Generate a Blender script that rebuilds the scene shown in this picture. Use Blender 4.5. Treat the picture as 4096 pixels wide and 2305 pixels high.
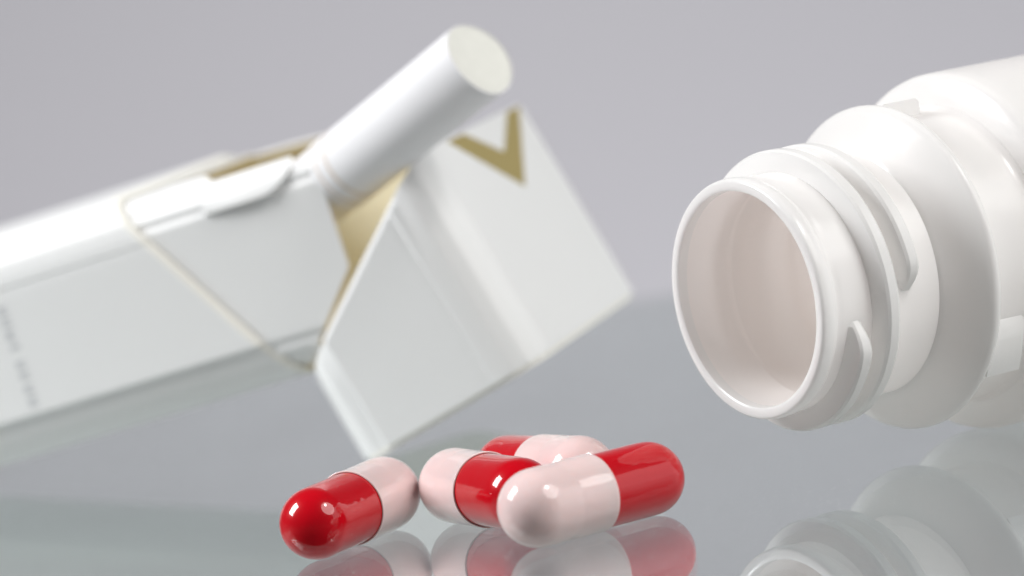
import bpy, math, random
from math import sin, cos, pi, radians as rad
from mathutils import Vector, Matrix

# ------------------------------------------------------------------ units
S = 0.000905            # one working unit (close to a millimetre) in metres
scene = bpy.context.scene
for o in list(bpy.data.objects):
    bpy.data.objects.remove(o, do_unlink=True)
col = scene.collection
random.seed(7)

# ------------------------------------------------------------------ camera
PITCH, ROLL, HCAM, FPX = rad(4.7807), rad(9.0229), 56.511, 16000.0
fwd = Vector((0, cos(PITCH), -sin(PITCH)))
up0 = Vector((0, sin(PITCH), cos(PITCH)))
rgt = Vector((1, 0, 0))
cam_r = (rgt * cos(ROLL) - up0 * sin(ROLL)).normalized()
cam_u = (rgt * sin(ROLL) + up0 * cos(ROLL)).normalized()
cd = bpy.data.cameras.new('camera')
cam = bpy.data.objects.new('camera', cd)
col.objects.link(cam)
M = Matrix((cam_r, cam_u, -fwd)).transposed().to_4x4()
M.translation = Vector((0, 0, HCAM)) * S
cam.matrix_world = M
cd.sensor_width = 36.0
cd.lens = FPX / 4096 * 36.0
cd.clip_start, cd.clip_end = 0.02, 20.0
cd.dof.use_dof = True
cd.dof.focus_distance = 396.5 * S
cd.dof.aperture_fstop = 22.5
cd.dof.aperture_blades = 8
scene.camera = cam
scene.render.resolution_x, scene.render.resolution_y = 1024, 576

# ------------------------------------------------------------------ world, lamps, exposure
world = bpy.data.worlds.new('World')
scene.world = world
world.use_nodes = True
bg = world.node_tree.nodes['Background']
bg.inputs[0].default_value = (0.95, 0.97, 1.0, 1)
bg.inputs[1].default_value = 0.05
scene.view_settings.view_transform = 'Standard'
scene.view_settings.look = 'None'
scene.view_settings.exposure = 0.0
scene.view_settings.gamma = 1.0
scene.cycles.max_bounces = 24
scene.cycles.diffuse_bounces = 14
scene.cycles.transmission_bounces = 14
scene.cycles.glossy_bounces = 6

def area(name, loc, target, sx, sy, radiance, colour=(1, 1, 1), shape='RECTANGLE'):
    ld = bpy.data.lights.new(name, 'AREA')
    ld.shape = shape
    ld.size, ld.size_y = sx * S, sy * S
    a = sx * sy * S * S * (pi / 4 if shape in ('DISK', 'ELLIPSE') else 1)
    ld.energy = radiance * a * pi           # radiant exitance of a lambertian panel
    ld.color = colour
    o = bpy.data.objects.new(name, ld)
    col.objects.link(o)
    o.location = Vector(loc) * S
    d = (Vector(target) - Vector(loc)).normalized()
    o.rotation_euler = d.to_track_quat('-Z', 'Y').to_euler()
    return o

KEY = area('key_softbox', (-430, 420, 350), (0, 410, 15), 200, 260, 23, (0.985, 0.99, 1.0))
FILL = area('overhead_lamp', (290, 245, 430), (0, 405, 10), 80, 80, 34.0, (1.0, 0.985, 0.97), 'DISK')
OCTA = area('octabox', (345, 200, 345), (0, 405, 10), 380, 380, 4.6, (1.0, 0.99, 0.97), 'DISK')
SIDE = area('side_panel', (640, 430, 190), (0, 400, 40), 760, 380, 1.15, (0.97, 0.985, 1.0))
BACK = area('backdrop_lamp', (40, 770, -165), (40, 1150, 10), 620, 110, 6.6, (0.975, 0.97, 1.0))

# ------------------------------------------------------------------ helpers
def obj(name, verts, faces, mats, parent=None, midx=None, smooth=True, sharp=35):
    me = bpy.data.meshes.new(name)
    me.from_pydata([(x * S, y * S, z * S) for x, y, z in verts], [], faces)
    for m in (mats if isinstance(mats, (list, tuple)) else [mats]):
        me.materials.append(m)
    if midx:
        for p, i in zip(me.polygons, midx):
            p.material_index = i
    me.validate(clean_customdata=False)
    me.update()
    if smooth:
        for p in me.polygons:
            p.use_smooth = True
        me.set_sharp_from_angle(angle=rad(sharp))
    o = bpy.data.objects.new(name, me)
    col.objects.link(o)
    if parent is not None:
        o.parent = parent
    return o

def thing(name, label, cat, loc=(0, 0, 0), group=None):
    o = bpy.data.objects.new(name, None)
    o.empty_display_size = 0.004
    col.objects.link(o)
    o.location = Vector(loc) * S
    o['label'], o['category'] = label, cat
    if group:
        o['group'] = group
    return o

def tag(o, **k):
    for a, b in k.items():
        o[a] = b
    return o

def lathe(profile, n=160, zc=0.0, cap0=False, cap1=False, wob=None):
    """revolve (s, R) about the local X axis (at height zc)"""
    v, f = [], []
    for (s, r) in profile:
        for k in range(n):
            a = 2 * pi * k / n
            rr = r + (wob(s, a) if wob else 0)
            v.append((s, -rr * cos(a), zc + rr * sin(a)))
    m = len(profile)
    for i in range(m - 1):
        for k in range(n):
            k2 = (k + 1) % n
            f.append((i * n + k, i * n + k2, (i + 1) * n + k2, (i + 1) * n + k))
    if cap0:
        f.append(tuple(range(n))[::-1])
    if cap1:
        f.append(tuple((m - 1) * n + k for k in range(n)))
    return v, f

def arc(cx, cy, r, a0, a1, n):
    return [(cx + r * cos(rad(a0 + (a1 - a0) * i / n)), cy + r * sin(rad(a0 + (a1 - a0) * i / n))) for i in range(n + 1)]

# ------------------------------------------------------------------ materials
def pmat(name, base, rough=0.4, spec=0.5, coat=0.0, coat_rough=0.03, sss=0.0, sss_r=(1, 1, 1), sss_scale=1.0,
         bump=0.0, bump_scale=300, var=0.0, var_scale=60, metallic=0.0, ior=1.5, bump_detail=3.0):
    m = bpy.data.materials.new(name)
    m.use_nodes = True
    nt = m.node_tree
    b = nt.nodes['Principled BSDF']
    b.inputs['Base Color'].default_value = (*base, 1)
    b.inputs['Roughness'].default_value = rough
    b.inputs['Specular IOR Level'].default_value = spec
    b.inputs['IOR'].default_value = ior
    b.inputs['Metallic'].default_value = metallic
    b.inputs['Coat Weight'].default_value = coat
    b.inputs['Coat Roughness'].default_value = coat_rough
    if sss:
        b.inputs['Subsurface Weight'].default_value = sss
        b.inputs['Subsurface Radius'].default_value = sss_r
        b.inputs['Subsurface Scale'].default_value = sss_scale * S
    tc = nt.nodes.new('ShaderNodeTexCoord')
    if bump:
        n = nt.nodes.new('ShaderNodeTexNoise')
        n.inputs['Scale'].default_value = bump_scale
        n.inputs['Detail'].default_value = bump_detail
        nt.links.new(tc.outputs['Object'], n.inputs['Vector'])
        bp = nt.nodes.new('ShaderNodeBump')
        bp.inputs['Strength'].default_value = 1.0
        bp.inputs['Distance'].default_value = bump * S
        nt.links.new(n.outputs['Fac'], bp.inputs['Height'])
        nt.links.new(bp.outputs['Normal'], b.inputs['Normal'])
        if coat:
            nt.links.new(bp.outputs['Normal'], b.inputs['Coat Normal'])
    if var:
        n = nt.nodes.new('ShaderNodeTexNoise')
        n.inputs['Scale'].default_value = var_scale
        n.inputs['Detail'].default_value = 4
        nt.links.new(tc.outputs['Object'], n.inputs['Vector'])
        mr = nt.nodes.new('ShaderNodeMapRange')
        mr.inputs['To Min'].default_value = 1 - var
        mr.inputs['To Max'].default_value = 1 + var
        nt.links.new(n.outputs['Fac'], mr.inputs['Value'])
        hs = nt.nodes.new('ShaderNodeHueSaturation')
        hs.inputs['Color'].default_value = (*base, 1)
        nt.links.new(mr.outputs['Result'], hs.inputs['Value'])
        nt.links.new(hs.outputs['Color'], b.inputs['Base Color'])
    return m

M_backdrop = pmat('backdrop_paper', (0.50, 0.492, 0.515), 0.9, 0.2, var=0.02, var_scale=6)
M_red = pmat('red_gelatine', (0.54, 0.0015, 0.009), 0.3, 0.08, coat=1.0, coat_rough=0.02, sss=0.1,
             sss_r=(1.0, 0.12, 0.1), sss_scale=0.5, bump=0.045, bump_scale=420, bump_detail=1.5)
M_pink = pmat('pale_pink_gelatine', (0.82, 0.625, 0.61), 0.3, 0.08, coat=1.0, coat_rough=0.08, sss=0.25,
              sss_r=(1.0, 0.55, 0.45), sss_scale=0.6, bump=0.06, bump_scale=420, bump_detail=1.5)
M_plastic = pmat('white_polyethylene', (0.938, 0.936, 0.93), 0.22, 0.5,
                 bump=0.02, bump_scale=420, bump_detail=8)
M_thick = pmat('white_polyethylene_thick', (0.925, 0.922, 0.915), 0.22, 0.5, bump=0.012, bump_scale=1500)
M_inner = pmat('white_polyethylene_inside', (0.99, 0.967, 0.953), 0.6, 0.4, bump=0.015, bump_scale=700)
def translucent(m, fac, colour):
    nt = m.node_tree
    b = nt.nodes['Principled BSDF']; out = nt.nodes['Material Output']
    t = nt.nodes.new('ShaderNodeBsdfTranslucent'); t.inputs[0].default_value = (*colour, 1)
    mx = nt.nodes.new('ShaderNodeMixShader'); mx.inputs[0].default_value = fac
    nt.links.new(b.outputs[0], mx.inputs[1]); nt.links.new(t.outputs[0], mx.inputs[2])
    nt.links.new(mx.outputs[0], out.inputs[0])
translucent(M_plastic, 0.29, (0.992, 0.98, 0.974))
translucent(M_thick, 0.26, (0.99, 0.97, 0.96))
translucent(M_inner, 0.42, (0.99, 0.945, 0.925))
M_card = pmat('white_coated_card', (0.83, 0.835, 0.83), 0.38, 0.45, bump=0.01, bump_scale=900, var=0.01)
M_kraft = pmat('tan_card_inside', (0.86, 0.805, 0.62), 0.6, 0.3, var=0.04)
M_cut = pmat('cut_card_edge', (0.87, 0.855, 0.79), 0.8, 0.2)
M_gold = pmat('gold_ink', (0.37, 0.295, 0.115), 0.45, 0.4)
M_ink = pmat('grey_ink', (0.60, 0.61, 0.62), 0.6, 0.3)
M_paper = pmat('cigarette_paper', (0.85, 0.845, 0.86), 0.55, 0.3, bump=0.01, bump_scale=800)
M_filter = pmat('filter_tow', (0.79, 0.79, 0.735), 0.9, 0.1, var=0.05, var_scale=900, bump=0.05, bump_scale=2200)
M_band = pmat('tipping_band', (0.70, 0.62, 0.55), 0.6, 0.3)
M_dust = pmat('dust', (0.8, 0.8, 0.78), 0.9, 0.1)

def glass_material():
    m = bpy.data.materials.new('clear_float_glass')
    m.use_nodes = True
    nt = m.node_tree
    nt.nodes.clear()
    N = nt.nodes.new
    out = N('ShaderNodeOutputMaterial')
    geo = N('ShaderNodeNewGeometry')
    dot = N('ShaderNodeVectorMath'); dot.operation = 'DOT_PRODUCT'
    nt.links.new(geo.outputs['Incoming'], dot.inputs[0])
    nt.links.new(geo.outputs['Normal'], dot.inputs[1])
    ab = N('ShaderNodeMath'); ab.operation = 'ABSOLUTE'
    nt.links.new(dot.outputs['Value'], ab.inputs[0])
    om = N('ShaderNodeMath'); om.operation = 'SUBTRACT'; om.inputs[0].default_value = 1.0
    nt.links.new(ab.outputs[0], om.inputs[1])
    pw = N('ShaderNodeMath'); pw.operation = 'POWER'; pw.inputs[1].default_value = 5.0
    nt.links.new(om.outputs[0], pw.inputs[0])
    ma = N('ShaderNodeMath'); ma.operation = 'MULTIPLY_ADD'
    ma.inputs[1].default_value = 0.96; ma.inputs[2].default_value = 0.04
    nt.links.new(pw.outputs[0], ma.inputs[0])
    tr = N('ShaderNodeBsdfTransparent'); tr.inputs[0].default_value = (0.845, 0.863, 0.86, 1)
    gl = N('ShaderNodeBsdfGlossy'); gl.inputs['Roughness'].default_value = 0.0
    gl.inputs[0].default_value = (0.97, 1.0, 0.99, 1)
    hz = N('ShaderNodeBsdfGlossy'); hz.inputs['Roughness'].default_value = 0.22
    tc = N('ShaderNodeTexCoord'); mp = N('ShaderNodeMapping'); mp.inputs['Scale'].default_value = (1.0, 0.35, 1.0)
    nz = N('ShaderNodeTexNoise'); nz.inputs['Scale'].default_value = 60; nz.inputs['Detail'].default_value = 6
    nt.links.new(tc.outputs['Object'], mp.inputs[0]); nt.links.new(mp.outputs[0], nz.inputs['Vector'])
    rm = N('ShaderNodeMapRange'); rm.inputs['From Min'].default_value = 0.42; rm.inputs['From Max'].default_value = 0.75
    rm.inputs['To Max'].default_value = 0.16
    nt.links.new(nz.outputs['Fac'], rm.inputs['Value'])
    mg = N('ShaderNodeMixShader')
    nt.links.new(rm.outputs[0], mg.inputs[0]); nt.links.new(gl.outputs[0], mg.inputs[1]); nt.links.new(hz.outputs[0], mg.inputs[2])
    gl = mg
    mx = N('ShaderNodeMixShader')
    nt.links.new(ma.outputs[0], mx.inputs[0])
    nt.links.new(tr.outputs[0], mx.inputs[1])
    nt.links.new(gl.outputs[0], mx.inputs[2])
    nt.links.new(mx.outputs[0], out.inputs[0])
    return m
M_glass = glass_material()

# ------------------------------------------------------------------ setting
# curved grey paper sweep behind and below the table
pv, pf = [], []
prof = [(620, -420)] + [(900 + 250 * sin(rad(a)), -170 - 250 * cos(rad(a))) for a in range(0, 91, 6)] + [(1150, 900)]
for i, (y, z) in enumerate(prof):
    for x in (-1500, 1500):
        pv.append((x, y, z))
for i in range(len(prof) - 1):
    pf.append((2 * i, 2 * i + 1, 2 * i + 3, 2 * i + 2))
tag(obj('backdrop', pv, pf, M_backdrop, sharp=60), kind='structure')

def slab(name, x0, x1, y0, y1, z0, z1, mat):
    v = [(x, y, z) for z in (z0, z1) for y in (y0, y1) for x in (x0, x1)]
    f = [(0, 2, 3, 1), (4, 5, 7, 6), (0, 1, 5, 4), (1, 3, 7, 5), (3, 2, 6, 7), (2, 0, 4, 6)]
    return obj(name, v, f, mat, smooth=False)
M_board = pmat('table_board', (0.84, 0.84, 0.835), 0.8, 0.2, var=0.02, var_scale=20)
tag(slab('table', -400, 400, 365, 596, -84, -60, M_board), kind='structure')
tag(slab('glass_sheet', -360, 360, 80, 618, -0.55, 0.0, M_glass), kind='structure')

# ------------------------------------------------------------------ pill bottle
BX, BY, BT, RIN, RB = 22.656, 395.282, rad(56.3417), 10.9475, 18.63
bottle = thing('pill_bottle', 'white plastic pill bottle lying open on the glass, threaded neck without its cap', 'bottle', (BX, BY, 0))
bottle.rotation_euler = (0, 0, pi / 2 - BT)
# neck: lip, outer wall, inner wall
lip_c = (0.62, 11.56)
neck_in = [(14.0, RIN + 0.35), (10.0, RIN + 0.14), (7.2, RIN + 0.1), (6.9, RIN + 0.07), (6.6, RIN - 0.06), (6.3, RIN - 0.07), (6.0, RIN), (1.2, RIN - 0.02), (0.4, RIN - 0.04), (0.12, RIN)]
neck_prof = list(neck_in)
neck_prof += [(0.0, RIN + 0.14), (-0.02, RIN + 0.5), (0.0, 11.82), (0.1, 12.02), (0.35, 12.14), (0.8, 12.2), (1.45, 12.16), (1.75, 12.0), (1.95, 11.86), (2.2, 11.82)]
neck_prof += [(2.6, 11.9), (3.2, 11.95), (9.5, 12.05), (11.2, 12.2), (15.6, 12.35)]
v, f = lathe(neck_prof, 200, RB)
obj('neck', v, f, [M_plastic, M_inner], bottle, [1 if k < 200 * (len(neck_in) - 3) else 0 for k in range(len(f))], sharp=40)
# thread: helix with trapezoid section, tapering in and out
def helix(phi0, turns, s0, pitch, steps, rroot=11.7, rcrest=14.15, hb=1.2, hc=0.68):
    v, f = [], []
    for i in range(steps + 1):
        t = i / steps
        phi = rad(phi0 - 360 * turns * t)
        s = s0 + pitch * turns * t
        e = min(1.0, t * turns * 360 / 15, (1 - t) * turns * 360 / 15)
        e = max(0.0, e); e = sin(e * pi / 2)
        rc = rroot + (rcrest - rroot) * (0.06 + 0.94 * e)
        w = 0.62 + 0.38 * e
        sec = [(-hb * w, rroot - 0.4), (-hb * w * 0.98, rroot + 0.15), (-hc * w * 1.15, rc - 0.22), (-hc * w * 0.7, rc),
               (hc * w * 0.7, rc), (hc * w * 1.15, rc - 0.22), (hb * w * 0.98, rroot + 0.15), (hb * w, rroot - 0.4)]
        for ds, r in sec:
            v.append((s + ds, -r * cos(phi), RB + r * sin(phi)))
    for i in range(steps):
        for k in range(7):
            a = i * 8 + k
            f.append((a, a + 1, a + 9, a + 8))
    f.append(tuple(range(8))[::-1]); f.append(tuple(steps * 8 + k for k in range(8)))
    return v, f
v, f = helix(-14, 1.98, 4.15, 3.3, 260)
obj('thread', v, f, M_thick, bottle, sharp=28)
# support ring: sloping face, thin rim
ring = [(14.6, 11.9), (14.75, 12.36), (15.2, 12.75), (16.4, 14.3), (17.7, 16.05), (18.05, 16.5), (18.35, 16.68), (18.7, 16.72), (19.0, 16.6), (19.15, 16.35), (19.2, 15.0), (19.2, 14.0)]
v, f = lathe(ring, 200, RB)
obj('support_ring', v, f, M_thick, bottle, sharp=50)
v, f = lathe([(18.9, 15.05), (25.4, 15.1), (26.1, 15.2), (26.6, 15.55)], 200, RB)
obj('collar', v, f, M_plastic, bottle)
# body: shoulder, wall, base, inner wall
bp = [(26.6, 15.5), (26.75, 16.2), (27.2, 17.75), (27.45, 18.2), (27.8, 18.48), (28.4, 18.62), (30, 18.63), (88, 18.63), (89.6, 18.2), (90.4, 17.2), (90.5, 16.0), (89.9, 14.8), (89.6, 0.01)]
ib = [(88.4, 0.01), (88.4, 15.2), (87.4, 16.9), (86, 17.3), (34, 17.3), (31, 16.8), (27, 15.2), (23, 13.6), (19, 12.2), (16, RIN + 0.55), (14.0, RIN + 0.35)]
v, f = lathe(bp + ib, 200, RB)
nq = 200 * (len(bp) - 1)
obj('body', v, f, [M_plastic, M_inner], bottle, [1 if k >= nq else 0 for k in range(len(f))], sharp=40)
# ratchet lugs on the collar
def lug(phi_face, span):
    v, f = [], []
    n = 8
    for i in range(n + 1):
        t = i / n
        phi = rad(phi_face + span * t)
        h = 1.75 * (1 - t) ** 0.8
        for s, r in ((19.0, 14.7), (19.0, 15.05 + h), (23.3, 15.05 + h), (23.7, 14.9 + h * 0.85), (23.9, 14.7)):
            v.append((s, -r * cos(phi), RB + r * sin(phi)))
    for i in range(n):
        for k in range(4):
            a = i * 5 + k
            f.append((a, a + 1, a + 6, a + 5))
    f.append((0, 1, 2, 3, 4)[::-1]); f.append(tuple(n * 5 + k for k in range(5)))
    return v, f
for ph in (81, -43, 201):
    v, f = lug(ph, 20)
    lg = obj('lug', v, f, M_thick, bottle, sharp=30)

# ------------------------------------------------------------------ capsules
RC, RD, LC = 3.825, 3.67, 14.2
def dome(r, cx, sgn, n=18, k=1.0):
    # pole -> equator
    return [(cx + sgn * k * r * cos(rad(a)), r * sin(rad(a))) for a in [90 * i / n for i in range(n + 1)]]
xb = -LC / 2; xa = LC / 2
SEAM = 0.1
cap_prof = [(xb - RC, 0.003)] + dome(RC, xb, -1)[1:]
cap_prof += [(xb + 0.6, RC), (xb + 2.2, RC), (xb + 2.6, RC - 0.035), (xb + 3.0, RC - 0.035), (xb + 3.4, RC), (SEAM - 0.5, RC + 0.005), (SEAM - 0.3, RC + 0.03), (SEAM - 0.1, RC + 0.03), (SEAM - 0.03, RC + 0.01), (SEAM, RC - 0.04), (SEAM, RD + 0.05), (SEAM - 0.1, RD + 0.03), (SEAM - 0.05, RD + 0.012), (SEAM - 1.5, RD + 0.01)]
body_prof = [(SEAM - 2.5, RD - 0.02), (SEAM - 0.2, RD), (xa - 0.9, RD), (xa - 0.1, RD - 0.025)]
body_prof += list(reversed(dome(RD - 0.03, xa, 1)[:-1]))
body_prof[-1] = (body_prof[-1][0], 0.003)
def capsule(x, y, yaw, spin, label):
    root = thing('capsule', label, 'capsule', (x, y, 0), 'capsules on the glass')
    tilt = math.asin((RC - RD) / LC)
    root.rotation_euler = (0, 0, yaw)
    g = random.Random(int(spin * 100))
    p1, p2 = g.random() * 6, g.random() * 6
    wob = lambda s, a: 0.012 * sin(2 * a + p1) + 0.008 * sin(3 * a + p2 + s * 0.3)
    for nm, pr, mt in (('cap', cap_prof, M_pink), ('body', body_prof, M_red)):
        v, f = lathe(pr, 96, 0.0, cap0=(nm == 'cap'), cap1=(nm == 'body'), wob=(lambda s, a: wob(s, a) if abs(s) < LC / 2 else 0.0))
        # tilt so that the narrower body end also touches the glass
        ct, st = cos(tilt), sin(tilt)
        hz = (RC + RD) / 2
        v = [(X * ct + Z * st, Y, -X * st + Z * ct + hz + 0.02) for X, Y, Z in v]
        obj(nm, v, f, mt, root, sharp=40)
    return root
CAPS = [(-19.536, 398.895, -117.373, 'red and pink capsule beside the lid corner, its red end pointing away from the bottle'),
        (-5.596, 396.530, -63.788, 'middle capsule between the other three, its pink cap touching another pink cap'),
        (4.591, 382.006, 38.917, 'capsule lying nearest the bottle mouth, its red end pointing towards the bottle'),
        (0.293, 403.323, 119.306, 'half hidden capsule on the pack side of the middle capsule, pink end towards the bottle')]
for i, (x, y, a, lab) in enumerate(CAPS):
    capsule(x, y, rad(a), i + 1, lab)

# ------------------------------------------------------------------ cigarette pack
PW = dict(yaw=-0.332831649, pit=0.123681956 + rad(1.9), rol=0.0480059017, t=(-25.8486, 462.529, 11.02), D=26.77, W=45.0, hb=11.49, hf=27.146, la=1.30667863 + rad(1.9), bc=16.59, tw=0.010776, ro=0.014205)
def Rot(a, b, c):
    Rz = Matrix(((cos(a), -sin(a), 0), (sin(a), cos(a), 0), (0, 0, 1)))
    Ry = Matrix(((cos(b), 0, -sin(b)), (0, 1, 0), (sin(b), 0, cos(b))))
    Rx = Matrix(((1, 0, 0), (0, cos(c), -sin(c)), (0, sin(c), cos(c))))
    return Rz @ Ry @ Rx
PM = Rot(PW['yaw'], PW['pit'], PW['rol'])
PT = Vector(PW['t'])
D, W, HB, HF, LA, BC = (PW[k] for k in ('D', 'W', 'hb', 'hf', 'la', 'bc'))
LM = Rot(PW['tw'], 0, PW['ro'])
pack = thing('cigarette_pack', 'white cigarette pack propped open on its folded-back lid, tan inside showing', 'cigarette pack', (PT.x, PT.y, 0))
def PL(x, y, z):                       # body coordinates -> pack root
    p = PM @ Vector((x, y, z)) + PT
    return (p.x - PT.x, p.y - PT.y, p.z)
def LL(x, y, z):                       # lid coordinates -> pack root
    q = LM @ Vector((x, y - W / 2, z))
    return PL(cos(LA) * q.x + sin(LA) * q.z, q.y + W / 2, -sin(LA) * q.x + cos(LA) * q.z)

def rrect(w, d, r, off=0.0, nseg=14, nc=12, ripple=0.0, step=0.0):
    """closed rounded rectangle in (y,z), from near-side bottom, counted round: near side up, front, far side down, back"""
    pts = []
    yn = off + step                     # the side panel ends in an edge standing proud of the scored corner
    y0, y1, z0, z1 = off, w - off, off, d - off
    r = max(0.3, r - off)
    def seg(a, b):
        for i in range(1, nseg):
            t = i / nseg
            pts.append((a[0] + (b[0] - a[0]) * t, a[1] + (b[1] - a[1]) * t))
    def corner(cy, cz, a0, a1):
        for i in range(nc + 1):
            t = i / nc
            a = rad(a0 + (a1 - a0) * t)
            rr = r - ripple * (0.5 - 0.5 * cos(2 * pi * 4 * t))
            pts.append((cy + rr * cos(a), cz + rr * sin(a)))
    za = z0 + r + (0.5 if step else 0.0)
    if step:
        zs = z1 - r - 0.9
        seg((y0, za), (y0, zs - 0.35))
        pts += [(y0, zs - 0.3), (y0 + 0.03, zs - 0.05), (y0 + 0.03, zs + 0.1), (y0 - 0.06, zs + 0.35), (y0, zs + 0.75)]
    else:
        seg((y0, za), (y0, z1 - r))
    corner(y0 + r, z1 - r, 180, 90)
    seg((y0 + r, z1), (y1 - r, z1)); corner(y1 - r, z1 - r, 90, 0)
    seg((y1, z1 - r), (y1, z0 + r)); corner(y1 - r, z0 + r, 0, -90)
    seg((y1 - r, z0), (yn + r - 0.5, z0)); r -= 0.5 if step else 0.0; corner(yn + r, z0 + r, 270, 180)
    if step:
        pts.append((y0 + step * 0.5, z0 + r + 0.45)); pts.append((y0, z0 + r + 0.5))
    return pts

def shell(fn, x_from, x_to, thick, closed_end, r=5.4, ripple=0.06, nx=4, lip=0.0):
    """open box: rounded tube from x_from (end) to the cut x_to(y,z), with wall thickness"""
    po = rrect(W, D, r, 0.0, ripple=ripple, nc=24, step=0.8)
    pi_ = rrect(W, D, r, thick + 0.0, ripple=0.0, nc=24, step=0.8)
    n = len(po)
    v, f, mi = [], [], []
    sg = 1 if x_to(0, 0) > x_from else -1
    for i in range(nx + 1):
        for k, (y, z) in enumerate(po):
            xe = x_to(y, z) - sg * lip
            if lip and i == nx:            # bare bevelled card edge along the cut
                q = pi_[k]
                v.append(fn(x_to(y, z), y + (q[0] - y) * 0.45, z + (q[1] - z) * 0.45))
            else:
                v.append(fn(x_from + (xe - x_from) * i / (nx - 1 if lip else nx), y, z))
    base = len(v)
    xf = x_from + (thick if x_to(0, 0) > x_from else -thick)
    for i in range(nx + 1):
        for (y, z) in pi_:
            v.append(fn(xf + (x_to(y, z) - xf) * i / nx, y, z))
    for i in range(nx):
        for k in range(n):
            k2 = (k + 1) % n
            f.append((i * n + k, i * n + k2, (i + 1) * n + k2, (i + 1) * n + k)); mi.append(2 if lip and i == nx - 1 else 0)
            b = base
            f.append((b + i * n + k, b + (i + 1) * n + k, b + (i + 1) * n + k2, b + i * n + k2)); mi.append(1)
    for k in range(n):
        k2 = (k + 1) % n
        f.append((nx * n + k, nx * n + k2, base + nx * n + k2, base + nx * n + k)); mi.append(2)
    f.append(tuple(range(n))[::-1]); mi.append(0)
    f.append(tuple(base + k for k in range(n))); mi.append(1)
    return v, f, mi
v, f, mi = shell(PL, -66.0, lambda y, z: -BC * max(0.0, z) / D, 0.75, True, lip=0.75)
obj('box', v, f, [M_card, M_kraft, M_cut], pack, mi, sharp=25)
v, f, mi = shell(LL, HB, lambda y, z: -(HF - HB) * z / D, 0.65, True, lip=0.7)
lid = obj('lid', v, f, [M_card, M_kraft, M_card], pack, mi, sharp=25)

pl = rrect(W, D, 5.4, 0.55, nc=12)
v = [LL(HB + 0.02, y, z) for y, z in pl] + [LL(HB + 0.55, y, z) for y, z in pl]
n = len(pl)
f = [tuple(range(n)), tuple(range(n, 2 * n))[::-1]] + [(k, (k + 1) % n, n + (k + 1) % n, n + k) for k in range(n)]
obj('top_panel', v, f, M_cut, lid, sharp=40)
# inner frame: near side, cut-away front, far side
per = [p for p in rrect(W, D, 5.4, 0.9, nseg=40, nc=40, ripple=0.25)]
kback = max(i for i, p in enumerate(per) if p[1] < 0.95)
per = per[kback:] + per[:kback]
keep = [i for i, p in enumerate(per) if not (p[1] < 0.95 and p[0] > 4.0)]
frame_pts = [per[i] for i in keep]
# order: near side upwards ... far side downwards
def xend(y, z):
    def side(zz):
        if zz < 11: return 3.0 + (9.8 - 3.0) * max(0, (zz - 3.5) / 7.5)
        return 9.8
    e = y - 0.75                           # distance from the near side wall
    ef = W - 0.75 - y
    if z < D - 4.5 or ef < 1.6:
        return side(z)
    if e < 1.1:
        return side(z) - 1.6 * (e / 1.1) ** 2
    if e < 4.0:
        t = (e - 1.1) / 2.9
        return 8.2 + (-5.0 - 8.2) * (1 - (1 - t) ** 3) ** 0.6
    if ef < 3.2:
        return -13.5 + (9.8 + 13.5) * ((3.2 - ef) / 1.6)
    return max(-13.5, -5.0 - (e - 4.0))
inner = rrect(W, D, 5.4, 1.35, nseg=40, nc=40)
inner = inner[kback:] + inner[:kback]
frame_in = [inner[i] for i in keep]
n = len(frame_pts)
v, f, mi = [], [], []
nx = 6
for P in (frame_pts, frame_in):
    for i in range(nx + 1):
        for j, (y, z) in enumerate(P):
            yo, zo = frame_pts[j]
            v.append(PL(-24 + (xend(yo, zo) + 24) * i / nx, y, z))
B = (nx + 1) * n
for i in range(nx):
    for k in range(n - 1):
        a = i * n + k
        f.append((a, a + 1, a + n + 1, a + n)); mi.append(0)
        f.append((B + a, B + a + n, B + a + n + 1, B + a + 1)); mi.append(1)
for k in range(n - 1):
    a = nx * n + k
    f.append((a, a + 1, B + a + 1, B + a)); mi.append(2)
obj('inner_frame', v, f, [M_card, M_kraft, M_card], pack, mi, sharp=30)

# locking ear lifted off the frame's rounded near edge
v, f = [], []
nu, nv = 14, 10
for s_ in (0, 1):
    for i in range(nu + 1):
        u = i / nu
        x = -5.2 + 12.0 * u
        for j in range(nv + 1):
            t = j / nv
            amax = 94 - 0 * u
            amin = 158 + 22 * min(1, (1 - u) / 0.45) if u > 0.55 else 180
            # lower edge rises in a curve towards the mouth
            low = 176 - 30 * max(0, (u - 0.62) / 0.38) ** 2.2
            a = rad(low + (128 - low) * t)
            rr = 4.65 + 0.15 + 0.5 * sin(pi * min(1, u * 1.0)) * (1 - t) ** 1.2 - 0.35 * s_
            v.append(PL(x, 0.75 + 4.65 + rr * cos(a), D - 0.75 - 4.65 + rr * sin(a)))
m_ = (nu + 1) * (nv + 1)
for i in range(nu):
    for j in range(nv):
        a = i * (nv + 1) + j
        f.append((a, a + nv + 1, a + nv + 2, a + 1))
        f.append((m_ + a, m_ + a + 1, m_ + a + nv + 2, m_ + a + nv + 1))
for i in range(nu):
    for j in (0, nv):
        a = i * (nv + 1) + j
        f.append((a, m_ + a, m_ + a + nv + 1, a + nv + 1))
for j in range(nv):
    for i in (0, nu):
        a = i * (nv + 1) + j
        f.append((a, a + 1, m_ + a + 1, m_ + a))
obj('locking_ear', v, f, M_card, pack, sharp=50)

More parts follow.
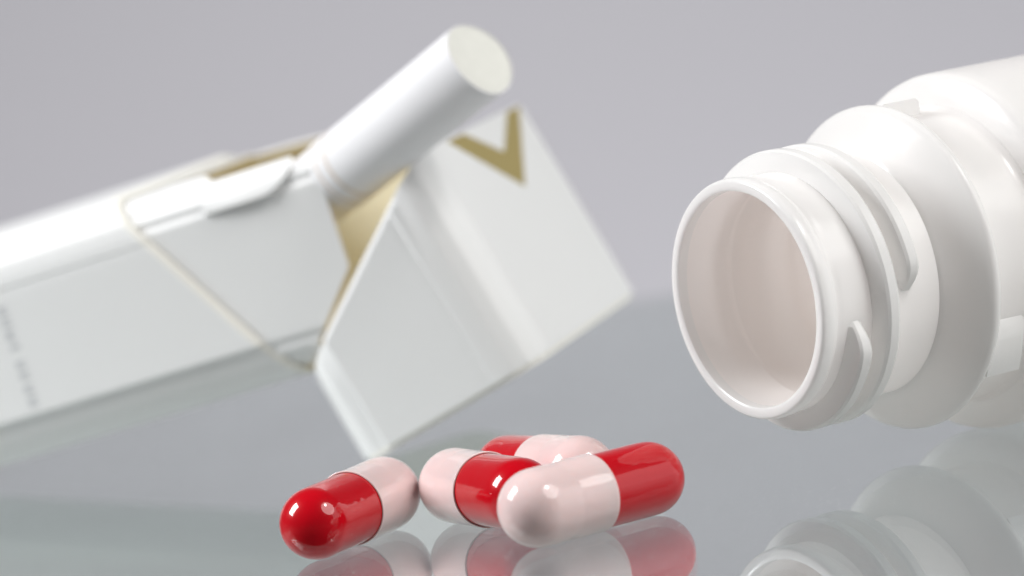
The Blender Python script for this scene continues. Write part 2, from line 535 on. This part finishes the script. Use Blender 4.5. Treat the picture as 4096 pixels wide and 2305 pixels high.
# gold chevron printed on the lid front, running to the lid's cut edge
def prism(fn, poly, z0, z1):
    n = len(poly)
    v = [fn(x, y, z0) for x, y in poly] + [fn(x, y, z1) for x, y in poly]
    f = [tuple(range(n)), tuple(range(n, 2 * n))[::-1]] + [(k, (k + 1) % n, n + (k + 1) % n, n + k) for k in range(n)]
    return v, f
chev = [(-15.3, 11.6), (-15.3, 17.6), (-11.2, 26.4), (-15.3, 34.4), (-15.3, 39.6), (-6.3, 26.4)]
v, f = prism(LL, chev, D + 0.005, D + 0.03)
obj('gold_chevron', v, f, M_gold, lid, smooth=False)
# small grey print across the side of the box, too soft to read
for (z0, z1) in ((18.7, 17.6), (17.2, 16.2), (15.8, 14.4), (13.9, 13.3), (11.9, 10.9), (10.5, 9.6), (8.9, 7.8), (7.4, 6.2)):
    poly = [(-34.1, z0), (-33.75, z0), (-33.75, z1), (-33.1, z1), (-33.1, z1 - 0.0001), (-32.75, z1 - 0.0001), (-32.75, z0), (-33.1, z0 + .0001), (-33.1, z0 - 0.3), (-33.5, z0 - 0.3), (-33.5, z0), ]
    poly = [(-34.2, z0), (-32.9, z0), (-32.9, z0 - 0.32), (-33.35, z0 - 0.32), (-33.35, z1 + 0.32), (-32.9, z1 + 0.32), (-32.9, z1), (-34.2, z1)]
    v, f = prism(lambda x, z, y: PL(x, y, z), poly, -0.03, 0.01)
    obj('lettering', v, f, M_ink, pack, smooth=False)

# ------------------------------------------------------------------ cigarette
def pix(px, py, depth):
    a, b = px - 2048.0, -(py - 1152.5)
    X = a * cos(ROLL) + b * sin(ROLL); Y = -a * sin(ROLL) + b * cos(ROLL)
    return Vector((0, 0, HCAM)) + (rgt * X + up0 * Y + fwd * FPX) * (depth / FPX)
tip = pix(1922, 235, 447.5)
ring_c = pix(1372, 681, 464.0)
ax = (tip - ring_c).normalized()
side = ax.cross(Vector((0, 0, 1))).normalized()
upv = side.cross(ax).normalized()
RCIG = 4.55
cig = thing('cigarette', 'white cigarette pulled half out of the open pack, filter end up', 'cigarette', tuple(ring_c))
def tube(prof, n=72, capend=False):
    v, f = [], []
    for (s, r) in prof:
        for k in range(n):
            a = 2 * pi * k / n
            # tip slightly pinched
            q = max(0.0, min(1.0, (s - 12) / 14.0))
            ex = 1 + 0.035 * q * cos(2 * a - 1.0) - 0.02 * q * cos(3 * a + 0.6)
            p = ax * s + (side * cos(a) + upv * sin(a)) * r * ex
            v.append(tuple(p))
    m = len(prof)
    for i in range(m - 1):
        for k in range(n):
            k2 = (k + 1) % n
            f.append((i * n + k, i * n + k2, (i + 1) * n + k2, (i + 1) * n + k))
    if capend:
        f.append(tuple((m - 1) * n + k for k in range(n)))
    return v, f
LT = (tip - ring_c).length
v, f = tube([(-17, 4.4), (-1.2, RCIG - 0.12), (-1.1, RCIG - 0.02)]); obj('tobacco_rod', v, f, M_paper, cig)
v, f = tube([(-1.2, RCIG), (0, RCIG)] + [(LT * t / 8, RCIG + 0.0) for t in range(1, 9)] + [(LT, RCIG - 0.12)]); obj('filter_wrap', v, f, M_paper, cig)
v, f = tube([(LT - 0.9, RCIG - 0.15), (LT - 0.12, RCIG - 0.12), (LT - 0.02, RCIG - 0.45), (LT + 0.02, 2.5), (LT + 0.02, 0.02)], capend=True); obj('filter', v, f, M_filter, cig)
for s0, s1 in ((0.3, 0.65), (2.0, 2.5)):
    v, f = tube([(s0, RCIG + 0.0), (s0, RCIG + 0.03), (s1, RCIG + 0.03), (s1, RCIG)]); obj('band', v, f, M_band, cig)

# ------------------------------------------------------------------ dust on the glass
v, f = [], []
def speck(x, y, r):
    b = len(v)
    h = r * 0.7
    for k in range(5):
        a = 2 * pi * k / 5 + random.random()
        v.append((x + r * cos(a) * random.uniform(.6, 1.2), y + r * sin(a) * random.uniform(.6, 1.2), 0.002))
    v.append((x, y, h))
    for k in range(5):
        f.append((b + k, b + (k + 1) % 5, b + 5))
for i in range(420):
    x, y = random.uniform(-60, 60), random.uniform(352, 440)
    speck(x, y, random.uniform(0.02, 0.06) * (1.5 if random.random() < .08 else 1))
for i in range(160):
    x, y = random.gauss(24, 8), random.gauss(377, 8)
    speck(x, y, random.uniform(0.02, 0.06))
o = obj('dust', v, f, M_dust, smooth=False)
tag(o, kind='stuff', label='fine pale dust specks on the glass', category='dust')
